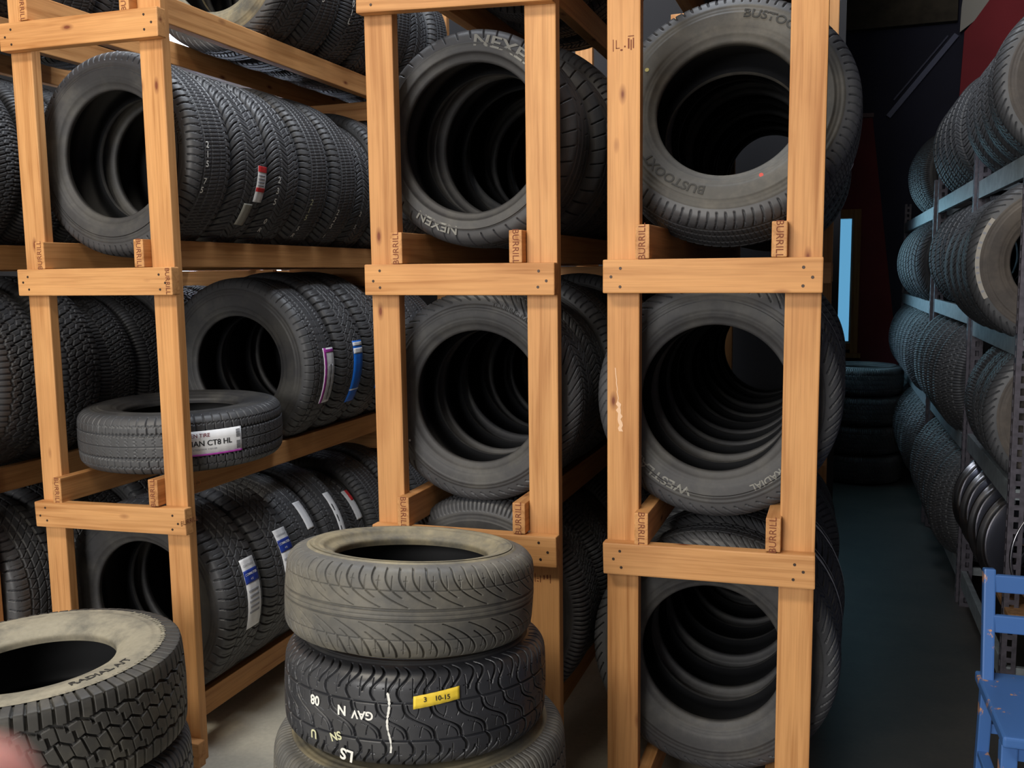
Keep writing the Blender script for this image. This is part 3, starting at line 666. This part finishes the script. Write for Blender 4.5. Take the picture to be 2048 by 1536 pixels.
# ------------------------------------------------------------------ blue chair
BP=NT('chipped_blue_paint'); tc=BP.add('ShaderNodeTexCoord'); n=BP.add('ShaderNodeTexNoise',i_Scale=11.,i_Detail=8.,i_Roughness=.72); BP.l(tc.outputs['Object'],n.inputs['Vector'])
c=BP.ramp(n.outputs[0],[(.615,lin((70,112,176))),(.627,lin((196,148,118)))]); BP.l(c,BP.b.inputs['Base Color']); BP.b.inputs['Roughness'].default_value=.38; BP=BP.m
def chair(loc,rz):
    t=empty('wooden_chair',loc,(0,0,rz)); tag(t,'blue painted wooden chair with chipped paint at the lower right corner','chair')
    w=.38; d=.37; sh=.44
    for sx in (-1,1):
        # rear post: leg and back upright in one
        bar('back_post',(sx*w/2,d/2+.02,0),(sx*w/2,d/2-.03,sh),.034,.034,BP,t,.004,up=(0,1,0)); bar('back_post',(sx*w/2,d/2-.03,sh),(sx*w/2,d/2+.02,.775),.032,.034,BP,t,.005,up=(0,1,0))
        bar('leg',(sx*w/2,-d/2+.01,0),(sx*w/2,-d/2+.03,sh-.02),.04,.04,BP,t,.004,up=(0,1,0))
        bar('stretcher',(sx*w/2,-d/2+.02,.22),(sx*w/2,d/2,.22),.03,.018,BP,t,.003)
    for z,y in ((.735,.195),(.620,.177)): bar('back_slat',(-w/2,y,z),(w/2,y,z),.018,.052,BP,t,.004)
    bar('stretcher',(-w/2,d/2-.01,.30),(w/2,d/2-.01,.30),.02,.03,BP,t,.003); bar('stretcher',(-w/2,-d/2+.02,.26),(w/2,-d/2+.02,.26),.02,.03,BP,t,.003)
    me=box_me('seat',w+.05,d+.05,.03,BP,.008,3); obj('seat',me,t,(0,-.005,sh+.005))
    bar('apron',(-w/2,-d/2+.03,sh-.04),(w/2,-d/2+.03,sh-.04),.02,.05,BP,t,.002); 
    return t
chair((.625,2.745,0),R_(2))
# ------------------------------------------------------------------ room shell
def concrete(name,a,b,sc=1.5,rough=.55):
    m=NT(name); tc=m.add('ShaderNodeTexCoord'); n=m.add('ShaderNodeTexNoise',i_Scale=sc,i_Detail=9.,i_Roughness=.65); m.l(tc.outputs['Object'],n.inputs['Vector'])
    n2=m.add('ShaderNodeTexNoise',i_Scale=60.,i_Detail=4.); m.l(tc.outputs['Object'],n2.inputs['Vector'])
    c=m.ramp(n.outputs[0],[(.3,lin(a)),(.7,lin(b))]); c=m.mix(.35,c,m.ramp(n2.outputs[0],[(.3,(.6,.6,.6)),(.7,(1,1,1))]),'MULTIPLY')
    m.l(c,m.b.inputs['Base Color']); m.b.inputs['Roughness'].default_value=rough; m.bump(n2.outputs[0],.15,.002); return m.m
def plane(name,pts,mat,**k):
    o=obj(name,new_mesh(name,pts,[tuple(range(len(pts)))],mat)); struct(o,**k); return o
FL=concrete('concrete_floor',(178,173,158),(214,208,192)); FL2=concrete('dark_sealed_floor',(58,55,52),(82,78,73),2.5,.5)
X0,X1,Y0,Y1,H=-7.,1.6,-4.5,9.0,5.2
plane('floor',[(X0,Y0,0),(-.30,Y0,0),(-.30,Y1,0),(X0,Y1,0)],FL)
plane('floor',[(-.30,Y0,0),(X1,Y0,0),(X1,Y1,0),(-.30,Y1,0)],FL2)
WALLD=simple('dark_navy_wall',(36,38,58),.8,noise=.15,scale=3); WALLR=simple('dark_red_wall',(112,34,40),.75,noise=.12,scale=4)
CEIL=simple('ceiling_boards',(120,108,90),.8,noise=.2,scale=5); WHITEW=simple('white_wall',(205,205,200),.8)
def wbox(name,x0,x1,y0,y1,z0,z1,mat): return struct(box(name,x0,x1,y0,y1,z0,z1,mat,None,0))

YP=5.15; YB=8.9
# far wall of the aisle, with the window
wx0,wx1,wz0,wz1=-.10,.075,.99,2.10
wbox('wall_back',-.9,wx0,YB,YB+.1,0,H,WALLD); wbox('wall_back',wx1,X1,YB,YB+.1,0,H,WALLD)
wbox('wall_back',wx0,wx1,YB,YB+.1,0,wz0,WALLD); wbox('wall_back',wx0,wx1,YB,YB+.1,wz1,H,WALLD)
def prism(name,pts,y0,y1,mat):
    V=[(x,y0,z) for x,z in pts]+[(x,y1,z) for x,z in pts];n=len(pts)
    F_=[tuple(range(n)),tuple(range(2*n-1,n-1,-1))]+[((i+1)%n,i,n+i,n+(i+1)%n) for i in range(n)]
    return obj(name,new_mesh(name,V,F_,mat))
for pts in ([(wx1+.004,.0),(.62,0),(.478,.85),(.352,1.82),(.205,2.97),(wx1+.004,3.0)],[(-.18,2.16),(wx1+.004,2.16),(wx1+.004,3.0),(-.18,3.05)],[(-.18,0),(wx1+.004,0),(wx1+.004,.86),(-.18,.86)]):
    struct(prism('wall_panel',pts,YB-.012,YB,WALLR))
struct(bar('trim_1',(-.18,YB-.02,3.0),(.215,YB-.02,2.985),.03,.035,simple('pale_trim',(120,100,100),.7),None,.002))
PINEW=wood('window_frame_pine',(176,132,78),(140,98,52),2)
w1=empty('window_1',((wx0+wx1)/2,YB,wz0)); struct(w1,'tall pine framed window in the dark red far wall','window')
def wb(n,x0,x1,z0,z1,y0=YB-.04,y1=YB+.06,m=PINEW): return box(n,x0,x1,y0,y1,z0,z1,m,w1,.003,((wx0+wx1)/2,YB,wz0))
wb('window_frame',wx1,wx1+.065,wz0-.11,wz1+.08); wb('window_frame',wx0-.065,wx0,wz0-.11,wz1+.08); wb('window_frame',wx0,wx1,wz1,wz1+.08); wb('window_frame',wx0,wx1,wz0-.06,wz0)
wb('window_sill',wx0-.09,wx1+.09,wz0-.13,wz0-.09,YB-.09,YB)
SASH=simple('white_sash',(190,215,220),.5); wb('sash',wx1-.014,wx1,wz0,wz1,YB,YB+.03,SASH); wb('sash',wx0,wx1,wz0,wz0+.014,YB,YB+.03,SASH)
GT=NT('teal_window_glass'); GT.b.inputs['Base Color'].default_value=lin((105,150,172)); GT.b.inputs['Transmission Weight'].default_value=1; GT.b.inputs['Roughness'].default_value=.25; GT.b.inputs['IOR'].default_value=1.1; GT=GT.m
wb('window_glass',wx0,wx1-.01,wz0+.01,wz1,YB+.035,YB+.041,GT)
# timber above the far wall, diagonal brace, pale and red panels high on the right
TIM=simple('dark_header_timber',(70,64,54),.85,noise=.35,scale=9)
tag(box('header_beam',-.11,.84,YB-.10,YB-.001,3.70,3.98,TIM),'dark rough timber header high above the far red wall','beam')
tag(box('header_beam',-.11,.86,YB-.14,YB-.001,3.99,4.3,simple('upper_header_timber',(98,90,74),.85,noise=.3,scale=6)),'paler upper timber header at the top of the far wall','beam')
br_=bar('diagonal_brace',(.33,YB-.029,2.96),(.845,YB-.029,3.60),.03,.045,simple('blue_grey_metal',(86,92,118),.5,.3)); tag(br_,'blue-grey diagonal metal brace slanting across the dark navy wall','brace')
br2=bar('diagonal_brace',(.37,YB-.02,3.10),(.78,YB-.02,3.60),.012,.016,simple('dark_brace_metal',(60,64,88),.5,.3)); tag(br2,'thin dark rod beside the blue-grey diagonal brace on the navy wall','rod')
wp=prism('wall_board',[(.86,3.60),(.965,3.68),(1.15,3.95),(1.15,4.4),(.93,4.4),(.865,3.80)],YB-.11,YB-.09,simple('pale_board',(188,186,180),.8)); tag(wp,'pale angled board between dark timber and red panel at top right','board')
rp=prism('wall_hanging',[(.875,3.02),(2.4,2.6),(2.4,4.4),(1.15,4.4),(1.15,3.95),(.965,3.68),(.895,3.60)],YB-.115,YB-.095,simple('red_canvas',(150,48,58),.8,noise=.1,scale=3)); tag(rp,'dark red panel high behind the steel shelves at top right','panel')
# partition behind the timber racks with two bright windows
PW=simple('partition_wall',(34,34,38),.85)
holes=[(-4.75,-2.95,1.15,2.35),(-4.9,-3.1,2.95,4.4)]
wbox('wall_left_back',X0,-4.9,YP,YP+.1,0,H,PW); wbox('wall_left_back',-2.0,-.02,YP,YP+.1,0,H,PW); wbox('wall_left_back',-4.9,-2.0,YP,YP+.1,4.4,H,PW); wbox('wall_left_back',-3.1,-2.0,YP,YP+.1,2.95,4.4,PW)
wbox('wall_left_back',-4.9,-2.0,YP,YP+.1,2.35,2.95,PW); wbox('wall_left_back',-4.9,-2.0,YP,YP+.1,0,1.15,PW); wbox('wall_left_back',-2.95,-2.0,YP,YP+.1,1.15,2.35,PW); wbox('wall_left_back',-4.9,-4.75,YP,YP+.1,1.15,2.35,PW)
GC=NT('clear_window_glass'); GC.b.inputs['Base Color'].default_value=(.92,.95,1,1); GC.b.inputs['Transmission Weight'].default_value=1; GC.b.inputs['Roughness'].default_value=0; GC.b.inputs['IOR'].default_value=1.02; GC=GC.m
MUL=simple('window_mullion',(60,62,72),.6)
for k,(a,b,c_,d) in enumerate(holes):
    w=empty(f'window_{k+2}',((a+b)/2,YP+.05,c_)); struct(w,['daylit window seen between the left rack tires','high daylit window behind the upper tires'][k],'window')
    box('window_glass',a,b,YP+.05,YP+.055,c_,d,GC,w,0,((a+b)/2,YP+.05,c_))
    for x in np.arange(a,b+.01,(b-a)/4): box('mullion',x-.02,x+.02,YP+.02,YP+.08,c_,d,MUL,w,.002,((a+b)/2,YP+.05,c_))
for a_,b_,c_,d_ in ((YP+.1,6.3,0,H),(8.1,YB,0,H),(6.3,8.1,0,.95),(6.3,8.1,2.25,H)): wbox('wall_aisle_left',-.18,-.12,a_,b_,c_,d_,WALLD)
w4=empty('window_4',(-.15,7.2,.95)); struct(w4,'added unseen side window, made up to light the far end of the aisle','window'); box('window_glass',-.155,-.15,6.3,8.1,.95,2.25,GC,w4,0,(-.15,7.2,.95)); box('mullion',-.18,-.12,7.18,7.22,.95,2.25,MUL,w4,.002,(-.15,7.2,.95))  # made-up window, out of view, added to let teal light onto the aisle
wbox('wall_left',X0-.1,X0,Y0,YP+.1,0,H,WHITEW); wbox('wall_right',X1,X1+.1,Y0,YB+.1,0,H,WALLD)
plane('ceiling',[(X0,Y0,H),(X0,YB,H),(X1,YB,H),(X1,Y0,H)],CEIL)
# wall around the big roll-up door behind the camera
wbox('wall_front',X0,-4.4,Y0-.1,Y0,0,H,WHITEW); wbox('wall_front',-.4,X1,Y0-.1,Y0,0,H,WHITEW); wbox('wall_front',-4.4,-.4,Y0-.1,Y0,4.1,H,WHITEW)
# ------------------------------------------------------------------ light
W=bpy.data.worlds.new('world'); bpy.context.scene.world=W; W.use_nodes=True; bg=W.node_tree.nodes['Background']; bg.inputs[0].default_value=lin((205,215,235)); bg.inputs[1].default_value=.5
def area(name,loc,target,sx,sy,power,col):
    L=bpy.data.lights.new(name,'AREA'); L.shape='RECTANGLE'; L.size=sx; L.size_y=sy; L.energy=power; L.color=col
    o=bpy.data.objects.new(name,L); link(o); o.location=loc; o.rotation_euler=(Vector(target)-Vector(loc)).to_track_quat('-Z','Y').to_euler(); return o
area('skylight',(-1.6,3.0,5.15),(-1.7,3.0,0),.9,2.6,180,(.86,.92,1.))
area('door_daylight',(-1.8,Y0+.3,2.8),(-1.1,3,1.5),2.7,2.6,290,(1.,.97,.93))
area('shop_lamp',(-2.6,-.6,4.8),(-1.7,2.6,1.4),1.6,.6,95,(1.,.92,.78))
area('shop_lamp',(-.9,-.6,4.8),(-.6,2.6,1.4),1.6,.6,40,(1.,.92,.78))
area('window_and_fill_daylight',(-3.85,YP+.5,1.8),(-2.4,2.4,1.6),1.7,1.1,35,(.78,.86,1.))
area('window_and_fill_daylight',(-4.0,YP+.5,3.7),(-2.4,2.4,2.2),1.7,1.3,60,(.8,.87,1.))
area('window_and_fill_daylight',(.0,YB+.5,1.7),(.2,4.5,1.2),.8,1.5,4,(.45,.74,.9))
area('window_and_fill_daylight',(-.35,7.2,1.65),(.6,6.6,.9),1.6,1.2,13,(.38,.72,.88))  # added teal fill for the aisle shelves, shining through the made-up side window
# ------------------------------------------------------------------ camera
f=1850.;yaw,pit,rol=.342960,.118651,-.01267
fwd=Vector((-math.sin(yaw)*math.cos(pit),math.cos(yaw)*math.cos(pit),-math.sin(pit))); right=Vector((math.cos(yaw),math.sin(yaw),0)); up=right.cross(fwd)
r=math.cos(rol)*right+math.sin(rol)*up; u=-math.sin(rol)*right+math.cos(rol)*up
cam=bpy.data.cameras.new('camera'); co=bpy.data.objects.new('camera',cam); link(co)
m=Matrix((r,u,-fwd)).transposed().to_4x4(); m.translation=(0,0,1.65); co.matrix_world=m
cam.sensor_width=36.; cam.sensor_fit='HORIZONTAL'; cam.lens=f/2048*36; cam.clip_start=.005; cam.clip_end=60
cam.dof.use_dof=True; cam.dof.focus_distance=2.9; cam.dof.aperture_fstop=(cam.lens/1000)/.0020
bpy.context.scene.camera=co
# fingertip of the person taking the picture, close below the lens
def P(px,py,d): return Vector((0,0,1.65))+(r*((px-1024)/f)+u*(-(py-768)/f)+fwd)*d
SKIN=NT('skin'); SKIN.b.inputs['Base Color'].default_value=lin((240,165,155)); SKIN.b.inputs['Roughness'].default_value=.55; SKIN.b.inputs['Subsurface Weight'].default_value=.1; SKIN=SKIN.m
tip=P(40,1508,.060); base=P(-1000,2500,.050); d_=(tip-base).normalized(); L=.055
pts=[];rad=[]
for i in range(22):
    q=i/21; s_=q*L; pts.append(tip-d_*s_); rr=.0078 if s_>.008 else .0078*math.sqrt(max(.02,1-((.008-s_)/.008)**2)); rad.append(rr+.0007*math.sin(q*7)+.0009*q)
fg=obj('finger',tube_me('finger',pts,rad,SKIN,24)); tag(fg,"blurred pink fingertip of the photographer at the bottom left corner",'finger')
nd=d_.cross(u).normalized()
# ------------------------------------------------------------------ colour management
sc=bpy.context.scene; sc.view_settings.view_transform='Standard'; sc.view_settings.look='None'; sc.view_settings.gamma=1; sc.view_settings.use_curve_mapping=False; sc.view_settings.exposure=0.0

# white strapping cord hanging beside the right rack's third-shelf tires
cm=simple('white_cord',(200,200,205),.5)
cord=[(.03,3.0,2.20),(.028,3.0,2.117),(.021,3.0,2.031),(.006,2.99,1.991),(.017,2.98,1.96),(-.002,2.97,1.928),(-.036,2.96,1.868)]
c2=catmull([(a_,c_) for a_,b_,c_ in cord],6)
tag(obj('cord',tube_me('cord',[(x,2.98,z) for x,z in c2],.0032,cm,8)),'thin white strapping cord hanging beside the right rack above the aisle','cord')

# faint marks on the posts
def mark(name,parent_x,quads,mat,Y=2.4572):
    ps=[o for o in COL.objects if o.name.startswith('post') and abs((o.parent.location.x+o.location.x)-parent_x)<.03 and o.location.y<.3 and abs(o.dimensions.z)>1]
    p=ps[0]; ox=p.parent.location.x+p.location.x; oz=p.location.z; oy=2.42+p.location.y
    V=[];F_=[]
    for q in quads:
        n=len(V); V+=[(x-ox,Y-oy,z-oz) for x,z in q]; F_.append((n,n+1,n+2,n+3))
    obj(name,new_mesh(name,V,F_,mat),p)
bpy.context.view_layer.update()
def rects(x0,z0,items): return [[(x0+a,z0+b),(x0+c,z0+b),(x0+c,z0+d),(x0+a,z0+d)] for a,b,c,d in items]
mark('grade_stamp',-.557,rects(-.585,2.225,[(0,0,.002,.03),(.008,.006,.01,.028),(.008,.006,.018,.008),(.02,.0,.026,.004),(.03,.008,.034,.012),(.04,.004,.044,.03),(.047,.0,.05,.026),(.053,.004,.056,.03),(.04,.034,.056,.036)]),STAMP)
mark('grade_stamp',-.786,rects(-.815,.765,[(0,0,.002,.025),(.006,.002,.012,.004),(.006,.01,.012,.012),(.016,0,.018,.02),(.026,.01,.03,.022),(.036,.012,.04,.024),(.046,0,.048,.025)]),STAMP)
sq=[];pr=None
for i in range(22):
    t_=i/21; z=1.392-.175*t_; x=-.578+.016*t_+.003*math.sin(i*2.1)*t_; w_=.0012+.004*(t_>.55)*(1+.6*math.sin(i*3.3))
    if pr: sq.append([(pr[0]-pr[2],pr[1]),(pr[0]+pr[2],pr[1]),(x+w_,z),(x-w_,z)])
    pr=(x,z,w_)
mark('pale_scratch',-.557,sq,simple('scratched_wood',(236,196,160),.8))

for o in [o for o in A.children if o.name.startswith('rail') and o.location.x>0]:
    zz=o.location.z
    if .8<zz<1.0:
        V,F_=text_data('75  15',.045,0,0); obj('chalk_mark',new_mesh('chalk_mark',V,F_,simple('orange_chalk',(205,140,88),.9)),o,(.0198,-.98,-.005),(PI/2,0,PI/2))
